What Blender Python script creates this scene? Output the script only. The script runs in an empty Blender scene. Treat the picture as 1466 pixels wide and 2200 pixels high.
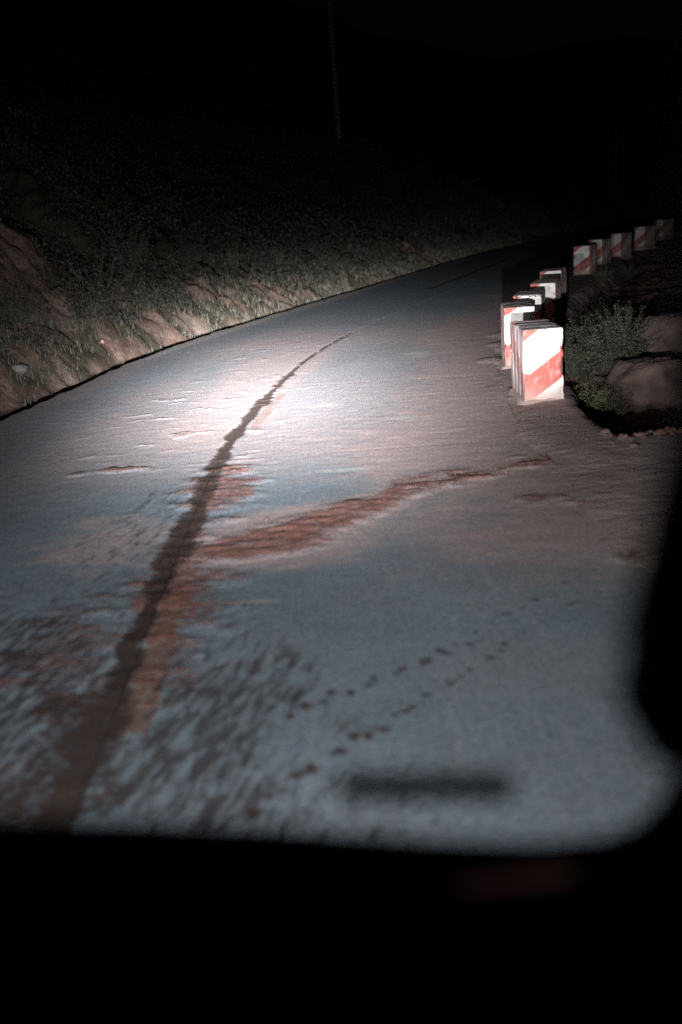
import bpy, math, random
import numpy as np
from mathutils import Matrix, Vector

random.seed(7); rng = np.random.default_rng(7)
scene = bpy.context.scene
COL = scene.collection

# ------------------------------------------------------------------ camera
CAM_H, PITCH, ROLL = 2.10, math.radians(16.5), math.radians(4.5)
cam_d = bpy.data.cameras.new('camera')
cam_d.sensor_fit = 'VERTICAL'; cam_d.sensor_height = 36; cam_d.lens = 35
cam_d.clip_start = 0.02; cam_d.clip_end = 2000
cam_d.dof.use_dof = True; cam_d.dof.focus_distance = 14.0; cam_d.dof.aperture_fstop = 0.9
cam = bpy.data.objects.new('camera', cam_d); COL.objects.link(cam)
_fw = Vector((0, math.cos(PITCH), -math.sin(PITCH))); _up = Vector((0, math.sin(PITCH), math.cos(PITCH))); _rt = Vector((1, 0, 0))
_r2 = _rt*math.cos(ROLL) - _up*math.sin(ROLL); _u2 = _rt*math.sin(ROLL) + _up*math.cos(ROLL)
cam.matrix_world = Matrix(((_r2.x, _u2.x, -_fw.x, 0), (_r2.y, _u2.y, -_fw.y, 0), (_r2.z, _u2.z, -_fw.z, CAM_H), (0, 0, 0, 1)))
scene.camera = cam

# ------------------------------------------------------------------ night sky
world = bpy.data.worlds.new('World'); scene.world = world; world.use_nodes = True
wn = world.node_tree; bg = wn.nodes['Background']
bg.inputs['Color'].default_value = (.80, .84, 1.0, 1); bg.inputs['Strength'].default_value = 0.0009      # moonless, clouded night

scene.view_settings.view_transform = 'Standard'; scene.view_settings.look = 'None'
scene.view_settings.exposure = 0; scene.view_settings.gamma = 1
scene.view_settings.use_curve_mapping = False
scene.render.engine = 'CYCLES'
scene.cycles.max_bounces = 4; scene.cycles.diffuse_bounces = 2; scene.cycles.transparent_max_bounces = 8
scene.cycles.sample_clamp_indirect = .4
LAMP_POWER = 2000.0
scene.cycles.use_denoising = False

# ------------------------------------------------------------------ helpers
def tag(o, label=None, cat=None, group=None, kind=None):
    if label: o['label'] = label
    if cat: o['category'] = cat
    if group: o['group'] = group
    if kind: o['kind'] = kind
    return o

def link(o, parent=None):
    COL.objects.link(o)
    if parent is not None: o.parent = parent
    return o

def empty(name, loc=(0, 0, 0), rz=0):
    o = bpy.data.objects.new(name, None); o.location = loc; o.rotation_euler = (0, 0, rz)
    o.empty_display_size = .2
    return link(o)

def mesh_obj(name, verts, faces, mat, parent=None, smooth=True):
    me = bpy.data.meshes.new(name)
    me.from_pydata([tuple(map(float, v)) for v in verts], [], faces); me.update()
    if mat: me.materials.append(mat)
    if smooth: me.polygons.foreach_set('use_smooth', [True]*len(me.polygons))
    return link(bpy.data.objects.new(name, me), parent)

def fast_mesh(name, verts, quads, mat, parent=None, smooth=True, n=4):
    """numpy mesh, all faces with n corners"""
    verts = np.asarray(verts, np.float32); quads = np.asarray(quads, np.int32).reshape(-1, n)
    me = bpy.data.meshes.new(name)
    me.vertices.add(len(verts)); me.vertices.foreach_set('co', verts.ravel())
    me.loops.add(quads.size); me.loops.foreach_set('vertex_index', quads.ravel())
    me.polygons.add(len(quads)); me.polygons.foreach_set('loop_start', np.arange(len(quads), dtype=np.int32)*n)
    me.update(calc_edges=True); me.validate()
    if smooth: me.polygons.foreach_set('use_smooth', np.ones(len(me.polygons), bool))
    if mat: me.materials.append(mat)
    return link(bpy.data.objects.new(name, me), parent)

def attr(o, name, vals):
    a = o.data.attributes.new(name, 'FLOAT', 'POINT'); a.data.foreach_set('value', np.asarray(vals, np.float32).ravel())

def grid_quads(nr, nc, off=0):
    i = np.arange(nr-1)[:, None]*nc + np.arange(nc-1)[None, :]
    return (np.stack([i, i+1, i+nc+1, i+nc], -1) + off).reshape(-1, 4)

def hash2(ix, iy, seed):
    h = (ix.astype(np.int64)*374761393 + iy.astype(np.int64)*668265263 + seed*1442695041) & 0xffffffff
    h = ((h ^ (h >> 13))*1274126177) & 0xffffffff
    return ((h ^ (h >> 16)) & 0xffff)/65535.0

def vnoise(x, y, seed=0):
    x0 = np.floor(x); y0 = np.floor(y); fx = x-x0; fy = y-y0
    fx = fx*fx*(3-2*fx); fy = fy*fy*(3-2*fy); ix = x0.astype(np.int64); iy = y0.astype(np.int64)
    a = hash2(ix, iy, seed); b = hash2(ix+1, iy, seed); c = hash2(ix, iy+1, seed); d = hash2(ix+1, iy+1, seed)
    return (a*(1-fx)+b*fx)*(1-fy) + (c*(1-fx)+d*fx)*fy

def fbm(x, y, sc, octv=4, seed=0):
    x = np.asarray(x, float)/sc; y = np.asarray(y, float)/sc; s = 0; a = .5; t = 0
    for k in range(octv):
        s = s + a*vnoise(x, y, seed+k*17); t += a; a *= .5; x = x*2.03+11.7; y = y*2.03-5.3
    return s/t

def sst(a, b, x):
    t = np.clip((x-a)/(b-a), 0, 1); return t*t*(3-2*t)

def polydist(x, y, pts):
    """distance to a polyline, with the interpolated third value if the points carry one"""
    best = np.full(np.shape(x), 1e9); val = np.zeros(np.shape(x))
    for p, q in zip(pts[:-1], pts[1:]):
        dx, dy = q[0]-p[0], q[1]-p[1]; L = dx*dx+dy*dy
        u = np.clip(((x-p[0])*dx + (y-p[1])*dy)/L, 0, 1)
        d = np.hypot(x-p[0]-u*dx, y-p[1]-u*dy); m = d < best
        best = np.where(m, d, best)
        if len(p) > 2: val = np.where(m, p[2]+(q[2]-p[2])*u, val)
    return best, val

# ------------------------------------------------------------------ materials
def new_mat(name):
    m = bpy.data.materials.new(name); m.use_nodes = True
    return m, m.node_tree, m.node_tree.nodes['Principled BSDF']

def N(nt, kind, **kw):
    n = nt.nodes.new(kind)
    for k, v in kw.items(): setattr(n, k, v)
    return n

def sock(nt, inp, v):
    if hasattr(v, 'is_output') or isinstance(v, bpy.types.NodeSocket): nt.links.new(v, inp)
    else: inp.default_value = v

def M_(nt, op, a, b=None, c=None, clamp=False):
    n = N(nt, 'ShaderNodeMath', operation=op, use_clamp=clamp); sock(nt, n.inputs[0], a)
    if b is not None: sock(nt, n.inputs[1], b)
    if c is not None: sock(nt, n.inputs[2], c)
    return n.outputs[0]

def mixc(nt, f, a, b):
    n = N(nt, 'ShaderNodeMix', data_type='RGBA'); sock(nt, n.inputs[0], f)
    for i, v in ((6, a), (7, b)):
        if isinstance(v, tuple): v = (*v, 1) if len(v) == 3 else v
        sock(nt, n.inputs[i], v)
    return n.outputs[2]

def noise(nt, vec, scale, detail=4, rough=.55, dist=0):
    n = N(nt, 'ShaderNodeTexNoise'); nt.links.new(vec, n.inputs['Vector'])
    n.inputs['Scale'].default_value = scale; n.inputs['Detail'].default_value = detail
    n.inputs['Roughness'].default_value = rough; n.inputs['Distortion'].default_value = dist
    return n.outputs['Fac']

def ramp(nt, f, a, b):
    n = N(nt, 'ShaderNodeMapRange', interpolation_type='SMOOTHSTEP'); sock(nt, n.inputs[0], f)
    n.inputs[1].default_value = a; n.inputs[2].default_value = b
    return n.outputs[0]

def atn(nt, name):
    return N(nt, 'ShaderNodeAttribute', attribute_name=name).outputs['Fac']

def geo_pos(nt): return N(nt, 'ShaderNodeNewGeometry').outputs['Position']
def obj_pos(nt): return N(nt, 'ShaderNodeTexCoord').outputs['Object']

def scaled(nt, vec, s):
    n = N(nt, 'ShaderNodeVectorMath', operation='MULTIPLY'); nt.links.new(vec, n.inputs[0]); n.inputs[1].default_value = s
    return n.outputs[0]

def bump(nt, bsdf, h, strength, dist):
    b = N(nt, 'ShaderNodeBump'); b.inputs['Strength'].default_value = strength; b.inputs['Distance'].default_value = dist
    nt.links.new(h, b.inputs['Height']); nt.links.new(b.outputs[0], bsdf.inputs['Normal'])

def simple(name, col, rough=.6, metal=0, var=.25, scale=12):
    m, nt, b = new_mat(name); p = obj_pos(nt); n = noise(nt, p, scale, 4)
    c = mixc(nt, n, tuple(x*(1-var) for x in col), tuple(min(1, x*(1+var)) for x in col))
    nt.links.new(c, b.inputs['Base Color']); b.inputs['Roughness'].default_value = rough; b.inputs['Metallic'].default_value = metal
    return m

DUST = (.455, .352, .348); CONC = (.180, .238, .290); MUD = (.195, .085, .066); DARK = (.042, .026, .023)

def concrete_mat():
    m, nt, b = new_mat('road_concrete'); p = geo_pos(nt)
    big = noise(nt, p, .55, 3); mid = noise(nt, p, 3.2, 5, .65); fine = noise(nt, p, 75, 3, .75); brk = noise(nt, p, 19, 5, .72)
    grit = noise(nt, p, 210, 2, .8)
    strk = noise(nt, scaled(nt, p, (3.4, 6.5, 1)), 1.2, 8, .80, .8)
    brush = noise(nt, scaled(nt, p, (16, .7, 1)), 1.3, 4, .65)
    c = mixc(nt, ramp(nt, big, .3, .7), tuple(x*.84 for x in CONC), tuple(x*1.12 for x in CONC))
    c = mixc(nt, M_(nt, 'MULTIPLY', ramp(nt, mid, .42, .72), .55), c, tuple(x*.66 for x in CONC))
    c = mixc(nt, M_(nt, 'MULTIPLY', ramp(nt, brush, .45, .75), .40), c, (.30, .32, .335))
    c = mixc(nt, M_(nt, 'MULTIPLY', ramp(nt, fine, .48, .70), .55), c, (.37, .375, .38))
    c = mixc(nt, M_(nt, 'MULTIPLY', ramp(nt, fine, .50, .32), .55), c, tuple(x*.45 for x in CONC))
    c = mixc(nt, M_(nt, 'MULTIPLY', ramp(nt, grit, .52, .75), .5), c, (.42, .42, .42))
    grain = noise(nt, p, 26, 8, .92)
    jit = M_(nt, 'MULTIPLY', M_(nt, 'SUBTRACT', brk, .5), 1.7)
    jst = M_(nt, 'MULTIPLY', M_(nt, 'SUBTRACT', strk, .5), 1.6)
    jfn = M_(nt, 'MULTIPLY', M_(nt, 'SUBTRACT', fine, .5), 1.5)
    def mask(name, j, lo, hi):
        a = atn(nt, name); return ramp(nt, M_(nt, 'ADD', a, M_(nt, 'MULTIPLY', j, M_(nt, 'MINIMUM', M_(nt, 'MULTIPLY', a, 3), 1))), lo, hi)
    jsf = M_(nt, 'ADD', jst, M_(nt, 'MULTIPLY', jfn, .5))
    dust = M_(nt, 'MULTIPLY', mask('dust', M_(nt, 'MULTIPLY', jsf, .75), -.10, 1.15), .97)
    dc = mixc(nt, mid, tuple(x*.80 for x in DUST), tuple(x*1.12 for x in DUST))
    dc = mixc(nt, M_(nt, 'MULTIPLY', ramp(nt, fine, .5, .3), .4), dc, tuple(x*.55 for x in DUST))
    c = mixc(nt, dust, c, dc)
    pale = M_(nt, 'MULTIPLY', mask('pale', jsf, .3, .9), .7)
    c = mixc(nt, pale, c, (.48, .46, .44))
    paint = M_(nt, 'MULTIPLY', mask('paint', M_(nt, 'ADD', M_(nt, 'MULTIPLY', jit, 1.3), jfn), .2, 1.05), .78)
    c = mixc(nt, paint, c, (.235, .098, .042))
    jm = M_(nt, 'ADD', M_(nt, 'ADD', jst, M_(nt, 'MULTIPLY', jit, .6)), M_(nt, 'MULTIPLY', jfn, .5))
    mud = M_(nt, 'MULTIPLY', mask('mud', M_(nt, 'MULTIPLY', jm, 1.25), .22, 1.1), .92)
    mc = mixc(nt, ramp(nt, strk, .32, .68), tuple(x*.5 for x in MUD), tuple(x*1.6 for x in MUD))
    mc = mixc(nt, M_(nt, 'MULTIPLY', ramp(nt, fine, .52, .3), .6), mc, tuple(x*.35 for x in MUD))
    c = mixc(nt, mud, c, mc)
    gsc = N(nt, 'ShaderNodeMapRange'); nt.links.new(grain, gsc.inputs[0])
    for i_, v_ in ((1, .36), (2, .64), (3, .55), (4, 1.42)): gsc.inputs[i_].default_value = v_
    vm = N(nt, 'ShaderNodeVectorMath', operation='SCALE'); nt.links.new(c, vm.inputs[0]); nt.links.new(gsc.outputs[0], vm.inputs['Scale']); c = vm.outputs[0]
    # dried splashes: many small soft specks where the region attribute is high
    mp = N(nt, 'ShaderNodeMapping'); nt.links.new(p, mp.inputs['Vector']); mp.inputs['Rotation'].default_value = (0, 0, .30)
    spk = noise(nt, scaled(nt, mp.outputs[0], (1.9, .50, 1)), 9.5, 6, .68, .4)
    reg = atn(nt, 'mottle')
    spm = ramp(nt, M_(nt, 'ADD', spk, M_(nt, 'MULTIPLY', M_(nt, 'SUBTRACT', reg, 1.0), .30)), .40, .63)
    c = mixc(nt, M_(nt, 'MULTIPLY', spm, .90), c, mixc(nt, brk, (.036, .033, .038), (.075, .058, .060)))
    dk = mask('dark', M_(nt, 'ADD', jit, M_(nt, 'MULTIPLY', jfn, .7)), .15, .85)
    c = mixc(nt, M_(nt, 'MULTIPLY', dk, .95), c, mixc(nt, ramp(nt, brk, .40, .75), DARK, (.085, .046, .037)))
    nt.links.new(c, b.inputs['Base Color'])
    b.inputs['Roughness'].default_value = .85; b.inputs['Specular IOR Level'].default_value = .2
    h = M_(nt, 'ADD', M_(nt, 'MULTIPLY', fine, .5), M_(nt, 'MULTIPLY', brk, M_(nt, 'ADD', .35, M_(nt, 'MULTIPLY', mud, 1.7))))
    bump(nt, b, h, .65, .006)
    return m

def soil_mat():
    m, nt, b = new_mat('red_soil'); p = geo_pos(nt)
    big = noise(nt, p, .7, 5); mid = noise(nt, p, 4, 6, .65); fine = noise(nt, p, 30, 4, .7)
    rip = noise(nt, scaled(nt, p, (2.0, 7, 2)), 1.6, 5, .65)
    c = mixc(nt, ramp(nt, mid, .3, .72), (.17, .105, .085), (.34, .24, .205))
    c = mixc(nt, M_(nt, 'MULTIPLY', ramp(nt, big, .45, .7), .6), c, (.30, .245, .215))
    c = mixc(nt, M_(nt, 'MULTIPLY', ramp(nt, fine, .42, .7), .75), c, (.11, .075, .062))
    rill = noise(nt, scaled(nt, p, (1, 1, .5)), 7, 7, .8, .6); c = mixc(nt, M_(nt, 'MULTIPLY', ramp(nt, rill, .52, .40), .7), c, (.085, .058, .05))
    dusty = atn(nt, 'dusty'); c = mixc(nt, M_(nt, 'MULTIPLY', dusty, .8), c, mixc(nt, rip, (.32, .25, .245), (.45, .36, .35)))
    veg = atn(nt, 'veg'); c = mixc(nt, M_(nt, 'MULTIPLY', ramp(nt, M_(nt, 'ADD', veg, M_(nt, 'SUBTRACT', mid, .5)), .3, .9), .85), c, (.055, .058, .040))
    nt.links.new(c, b.inputs['Base Color']); b.inputs['Roughness'].default_value = .95; b.inputs['Specular IOR Level'].default_value = .15
    h = M_(nt, 'ADD', M_(nt, 'MULTIPLY', mid, 1.0), M_(nt, 'ADD', M_(nt, 'MULTIPLY', fine, .3), M_(nt, 'MULTIPLY', M_(nt, 'MULTIPLY', rip, dusty), .5)))
    bump(nt, b, h, .9, .04)
    return m

def rock_mat(name='red_rock', c0=(.22, .14, .12), c1=(.42, .30, .265)):
    m, nt, b = new_mat(name); p = obj_pos(nt)
    mid = noise(nt, p, 3.5, 6, .65); fine = noise(nt, p, 22, 4, .7)
    c = mixc(nt, ramp(nt, mid, .3, .7), c0, c1)
    c = mixc(nt, M_(nt, 'MULTIPLY', ramp(nt, fine, .5, .8), .4), c, tuple(x*.5 for x in c0))
    nt.links.new(c, b.inputs['Base Color']); b.inputs['Roughness'].default_value = .92
    bump(nt, b, M_(nt, 'ADD', mid, M_(nt, 'MULTIPLY', fine, .6)), 1.0, .05)
    return m

def leaf_mat(name, c0, c1):
    m, nt, b = new_mat(name); p = geo_pos(nt)
    n = noise(nt, p, 9, 3); oi = N(nt, 'ShaderNodeObjectInfo').outputs['Random']
    c = mixc(nt, ramp(nt, n, .3, .7), c0, c1); nt.links.new(c, b.inputs['Base Color'])
    b.inputs['Roughness'].default_value = .6; b.inputs['Specular IOR Level'].default_value = .3
    tr = N(nt, 'ShaderNodeBsdfTranslucent'); nt.links.new(c, tr.inputs['Color'])
    mx = N(nt, 'ShaderNodeMixShader'); mx.inputs[0].default_value = .22
    nt.links.new(b.outputs[0], mx.inputs[1]); nt.links.new(tr.outputs[0], mx.inputs[2])
    nt.links.new(mx.outputs[0], nt.nodes['Material Output'].inputs['Surface'])
    return m

def block_mat(name, phase, worn=.3, blobs=False):
    m, nt, b = new_mat(name); p = obj_pos(nt)
    sx = N(nt, 'ShaderNodeSeparateXYZ'); nt.links.new(p, sx.inputs[0]); x, y, z = sx.outputs
    wob = noise(nt, p, 5, 3); mid = noise(nt, p, 8, 6, .7); fine = noise(nt, p, 45, 4, .7)
    v = M_(nt, 'SUBTRACT', z, M_(nt, 'MULTIPLY', M_(nt, 'ADD', x, y), .70))
    v = M_(nt, 'ADD', v, M_(nt, 'MULTIPLY', M_(nt, 'SUBTRACT', wob, .5), .13 if blobs else .035))
    fr = M_(nt, 'FRACT', M_(nt, 'DIVIDE', M_(nt, 'ADD', v, phase-.135+6.9), .69))
    red = ramp(nt, M_(nt, 'ABSOLUTE', M_(nt, 'SUBTRACT', fr, .20)), .245, .225)
    red = M_(nt, 'MULTIPLY', red, M_(nt, 'SUBTRACT', 1, M_(nt, 'MULTIPLY', ramp(nt, mid, .56-worn*.25, .80), .62)))
    white = mixc(nt, ramp(nt, mid, .35, .75), (.76, .73, .71), (.58, .52, .50))
    redc = mixc(nt, mid, (.44, .065, .050), (.38, .105, .088))
    c = mixc(nt, red, white, redc)
    # soil splashed up from the foot, chips in the paint
    dirt = ramp(nt, M_(nt, 'ADD', z, M_(nt, 'MULTIPLY', M_(nt, 'SUBTRACT', mid, .5), .42)), .27, .0)
    c = mixc(nt, M_(nt, 'MULTIPLY', dirt, .85), c, (.40, .27, .23))
    chip = ramp(nt, fine, .66, .72); c = mixc(nt, M_(nt, 'MULTIPLY', chip, .55), c, (.36, .32, .31))
    # bare concrete on top
    g = N(nt, 'ShaderNodeNewGeometry'); sn = N(nt, 'ShaderNodeSeparateXYZ'); nt.links.new(g.outputs['Normal'], sn.inputs[0])
    top = ramp(nt, sn.outputs[2], .75, .95); c = mixc(nt, M_(nt, 'MULTIPLY', top, .9), c, (.34, .29, .30))
    # side faces blended towards a dull mauve-grey
    st = N(nt, 'ShaderNodeAttribute', attribute_name='side').outputs['Fac']
    c = mixc(nt, M_(nt, 'MULTIPLY', st, .62), c, mixc(nt, mid, (.42, .30, .30), (.30, .23, .235)))
    nt.links.new(c, b.inputs['Base Color']); b.inputs['Roughness'].default_value = .75
    bump(nt, b, M_(nt, 'ADD', M_(nt, 'MULTIPLY', mid, .7), fine), .45, .006)
    return m

MAT = {
    'conc': concrete_mat(), 'soil': soil_mat(), 'rock': rock_mat('red_rock', (.085, .052, .045), (.20, .135, .12)),
    'paleRock': rock_mat('pale_rock', (.10, .095, .10), (.22, .21, .215)),
    'leaf': leaf_mat('dry_leaf', (.060, .066, .048), (.15, .155, .115)),
    'leaf2': leaf_mat('dark_leaf', (.046, .049, .042), (.105, .105, .090)),
    'leaf3': leaf_mat('yellow_leaf', (.12, .13, .055), (.24, .24, .12)),
    'grass': leaf_mat('dry_grass', (.07, .068, .052), (.19, .17, .14)),
    'stem': simple('stem', (.12, .095, .07), .8), 'seal': simple('bitumen', (.03, .024, .024), .7),
    'bed': simple('gravel_bed', (.16, .12, .10), .95), 'pole': simple('weathered_concrete_pole', (.24, .24, .24), .85),
    'plastic': simple('black_plastic', (.012, .012, .013), .55), 'body': simple('dark_paint', (.03, .035, .05), .35),
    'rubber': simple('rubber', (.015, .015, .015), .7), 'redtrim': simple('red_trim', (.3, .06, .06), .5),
    'metal': simple('dull_metal', (.35, .35, .36), .4, .8), 'mortar': simple('mortar', (.36, .27, .25), .9, 0, .35, 9),
    'cup': simple('paper_cup_white', (.42, .38, .36), .6, 0, .06), 'cupred': simple('paper_cup_orange', (.42, .13, .05), .6, 0, .1),
    'joint': simple('dusty_joint', (.12, .105, .105), .95, 0, .4, 6), 'crumb': simple('soil_crumb', (.15, .09, .075), .95, 0, .3, 30), 'seat': simple('seat_cloth', (.02, .02, .022), .9),
}

# ------------------------------------------------------------------ road axis
_ctrl = [(-1.11, -34), (-1.11, -20), (-1.11, -8), (-1.11, 0), (-1.11, 4), (-1.12, 8), (-1.07, 10), (-.93, 11.4), (-.74, 13.0), (-.45, 15.1), (-.1, 16.8), (.42, 18.7),
         (1.35, 21.5), (2.98, 25.9), (4.7, 30.6), (6.5, 35.6), (9.2, 42.9), (12.6, 50.8), (16.6, 57.2), (21.6, 63), (28.5, 68.6), (38, 73.6), (52, 77), (80, 79), (120, 79)]
def catmull(P, n=24):
    P = np.array(P, float); out = []
    Q = np.vstack([2*P[0]-P[1], P, 2*P[-1]-P[-2]])
    for i in range(1, len(Q)-2):
        t = np.linspace(0, 1, n, endpoint=False)[:, None]; a, b, c, d = Q[i-1:i+3]
        out.append(.5*((2*b)+(-a+c)*t+(2*a-5*b+4*c-d)*t*t+(-a+3*b-3*c+d)*t**3))
    return np.vstack(out+[P[-1:]])
_ax = catmull(_ctrl)
_sl = np.concatenate([[0], np.cumsum(np.hypot(*np.diff(_ax, axis=0).T))])
S0 = np.interp(0.0, _ax[:400, 1], _sl[:400])      # s = 0 where y = 0
_ss = np.arange(0, _sl[-1], .25); _axu = np.stack([np.interp(_ss, _sl, _ax[:, 0]), np.interp(_ss, _sl, _ax[:, 1])], 1)
_k = np.ones(9)/9; _axs = np.stack([np.convolve(np.pad(_axu[:, i], 4, mode='edge'), _k, 'valid') for i in (0, 1)], 1)
_tan = np.gradient(_axs, axis=0); _tan /= np.linalg.norm(_tan, axis=1)[:, None]
_ss = _ss - S0
def road_xy(s, t):
    x = np.interp(s, _ss, _axs[:, 0]); y = np.interp(s, _ss, _axs[:, 1])
    tx = np.interp(s, _ss, _tan[:, 0]); ty = np.interp(s, _ss, _tan[:, 1]); L = np.hypot(tx, ty)
    return x + t*ty/L, y - t*tx/L
def road_st(x, y):
    sh = np.shape(x); x = np.ravel(x); y = np.ravel(y); S = np.empty(len(x)); T = np.empty(len(x))
    A = _axs[::2]; TA = _tan[::2]; SS = _ss[::2]
    for i in range(0, len(x), 20000):
        dx = x[i:i+20000, None]-A[None, :, 0]; dy = y[i:i+20000, None]-A[None, :, 1]
        j = np.argmin(dx*dx+dy*dy, 1); r = np.arange(len(j))
        T[i:i+20000] = dx[r, j]*TA[j, 1]-dy[r, j]*TA[j, 0]
        S[i:i+20000] = SS[j] + dx[r, j]*TA[j, 0]+dy[r, j]*TA[j, 1]
    return S.reshape(sh), T.reshape(sh)
TL, TR = -3.2, 2.9

# ------------------------------------------------------------------ ground
BARE = [(-5.9, 16.6, 1.4), (-6.6, 19.0, 1.6), (-7.4, 21.5, 1.2), (3.4, 42.5, 2.4), (-5.0, 14.2, .55), (-8.5, 23, 1.6)]
_br = random.Random(11)
for _i in range(34):
    _s = _br.uniform(16.5, 31); _l = _br.uniform(.75, 1.9); _x, _y = road_xy(_s, TL-_l); BARE.append((float(_x), float(_y), _br.uniform(.16, .55)))
def ground_z(x, y, detail=True):
    s, t = road_st(x, y)
    n1 = fbm(x, y, 3.0, 4, 3)-.5; n2 = fbm(x, y, .7, 4, 9)-.5; n3 = fbm(x, y, .22, 3, 21)-.5
    z = np.full(np.shape(x), -.24)
    # left bank
    l = TL - t
    k = np.interp(s, [-30, 6, 14, 18, 22, 28, 36, 60, 90], [1.0, 1.05, 1.1, 1.0, .85, .6, .44, .42, .35])
    zb = -.34 + .33*sst(.32, 1.05, l + n2*.5) + (n3*.10+n2*.08)*sst(.1, .5, l)
    lb = np.maximum(l-.75+n1*.35, 0)
    zb = zb + k*np.minimum(lb, 4.0) + np.clip(lb-4, 0, 60)*.60*np.interp(s, [0, 60, 90], [1, 1, .55]) - .12*k*(1-np.exp(-lb*1.5))
    zb = zb + sst(.8, 3, l)*(n1*1.1 + n2*.75 + n3*.40) + sst(.3, .9, l)*(n2*.14+n3*.18)
    zb = zb + sst(15, 45, l)*(fbm(x, y, 14, 3, 5)-.5)*8
    z = np.where(l > -.05, zb, z)
    # right verge, gully and rough ground beyond
    u = t-TR
    verge = -.035 + .060*sst(-.45, .25, u + n2*.9) + n3*.018*sst(-.3, .3, u) + .02*sst(.2, 1.5, u)*n2
    edge = t - 3.62 + n2*.28
    pit = sst(0, .42, np.minimum(edge, (y-8.72+n2*.35)*.8))
    far = np.clip(t-4.55+n1*1.2, 0, 60)
    floor = -.85 + .50*sst(11.3, 13.6, y) + .72*sst(0, 3.4, far)*(1-.55*sst(11.3, 13.6, y)) + n1*.22 + n2*.26 + n3*.14 - np.clip(t-13, 0, 40)*.35
    floor = np.maximum(floor, -14)
    zr = verge*(1-pit) + floor*pit
    z = np.where(u > -.55, zr, z)
    return z

def axis_coords(a, b, step, lo, hi, cs):
    f = np.arange(a, b+1e-6, step)
    left = a - np.cumsum(np.geomspace(step*1.5, cs, 30)); left = left[left > lo]
    right = b + np.cumsum(np.geomspace(step*1.5, cs, 30)); right = right[right < hi]
    return np.concatenate([[lo], left[::-1], f, right, [hi]])
gx = axis_coords(-12, 18, .11, -400, 400, 30); gy = axis_coords(3, 58, .11, -300, 500, 30)
GX, GY = np.meshgrid(gx, gy)
GZ = ground_z(GX, GY)
gs, gt = road_st(GX, GY)
ground = fast_mesh('ground', np.stack([GX, GY, GZ], -1).reshape(-1, 3), grid_quads(len(gy), len(gx)), MAT['soil'])
tag(ground, 'red soil bank, verge and gully on both sides of the road', None, None, 'structure')
def bare_mask(x, y):
    b = np.zeros(np.shape(x))
    for bx, by, br in BARE: b = np.maximum(b, 1-sst(br*.5, br*1.2, np.hypot(x-bx, y-by)+(fbm(x, y, .9, 3, 40)-.5)*br*1.3))
    return b
veg = sst(.45, 1.0, TL-gt)*(1-bare_mask(GX, GY)) + sst(1.2, 2.2, gt-TR)*.35
attr(ground, 'veg', veg); attr(ground, 'dusty', sst(-.6, -.2, gt-TR)*(1-sst(.9, 1.8, gt-TR))*(gs > 0) + sst(-.2, 1, gt-TR)*(1-sst(8.2, 8.9, GY)))

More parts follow.
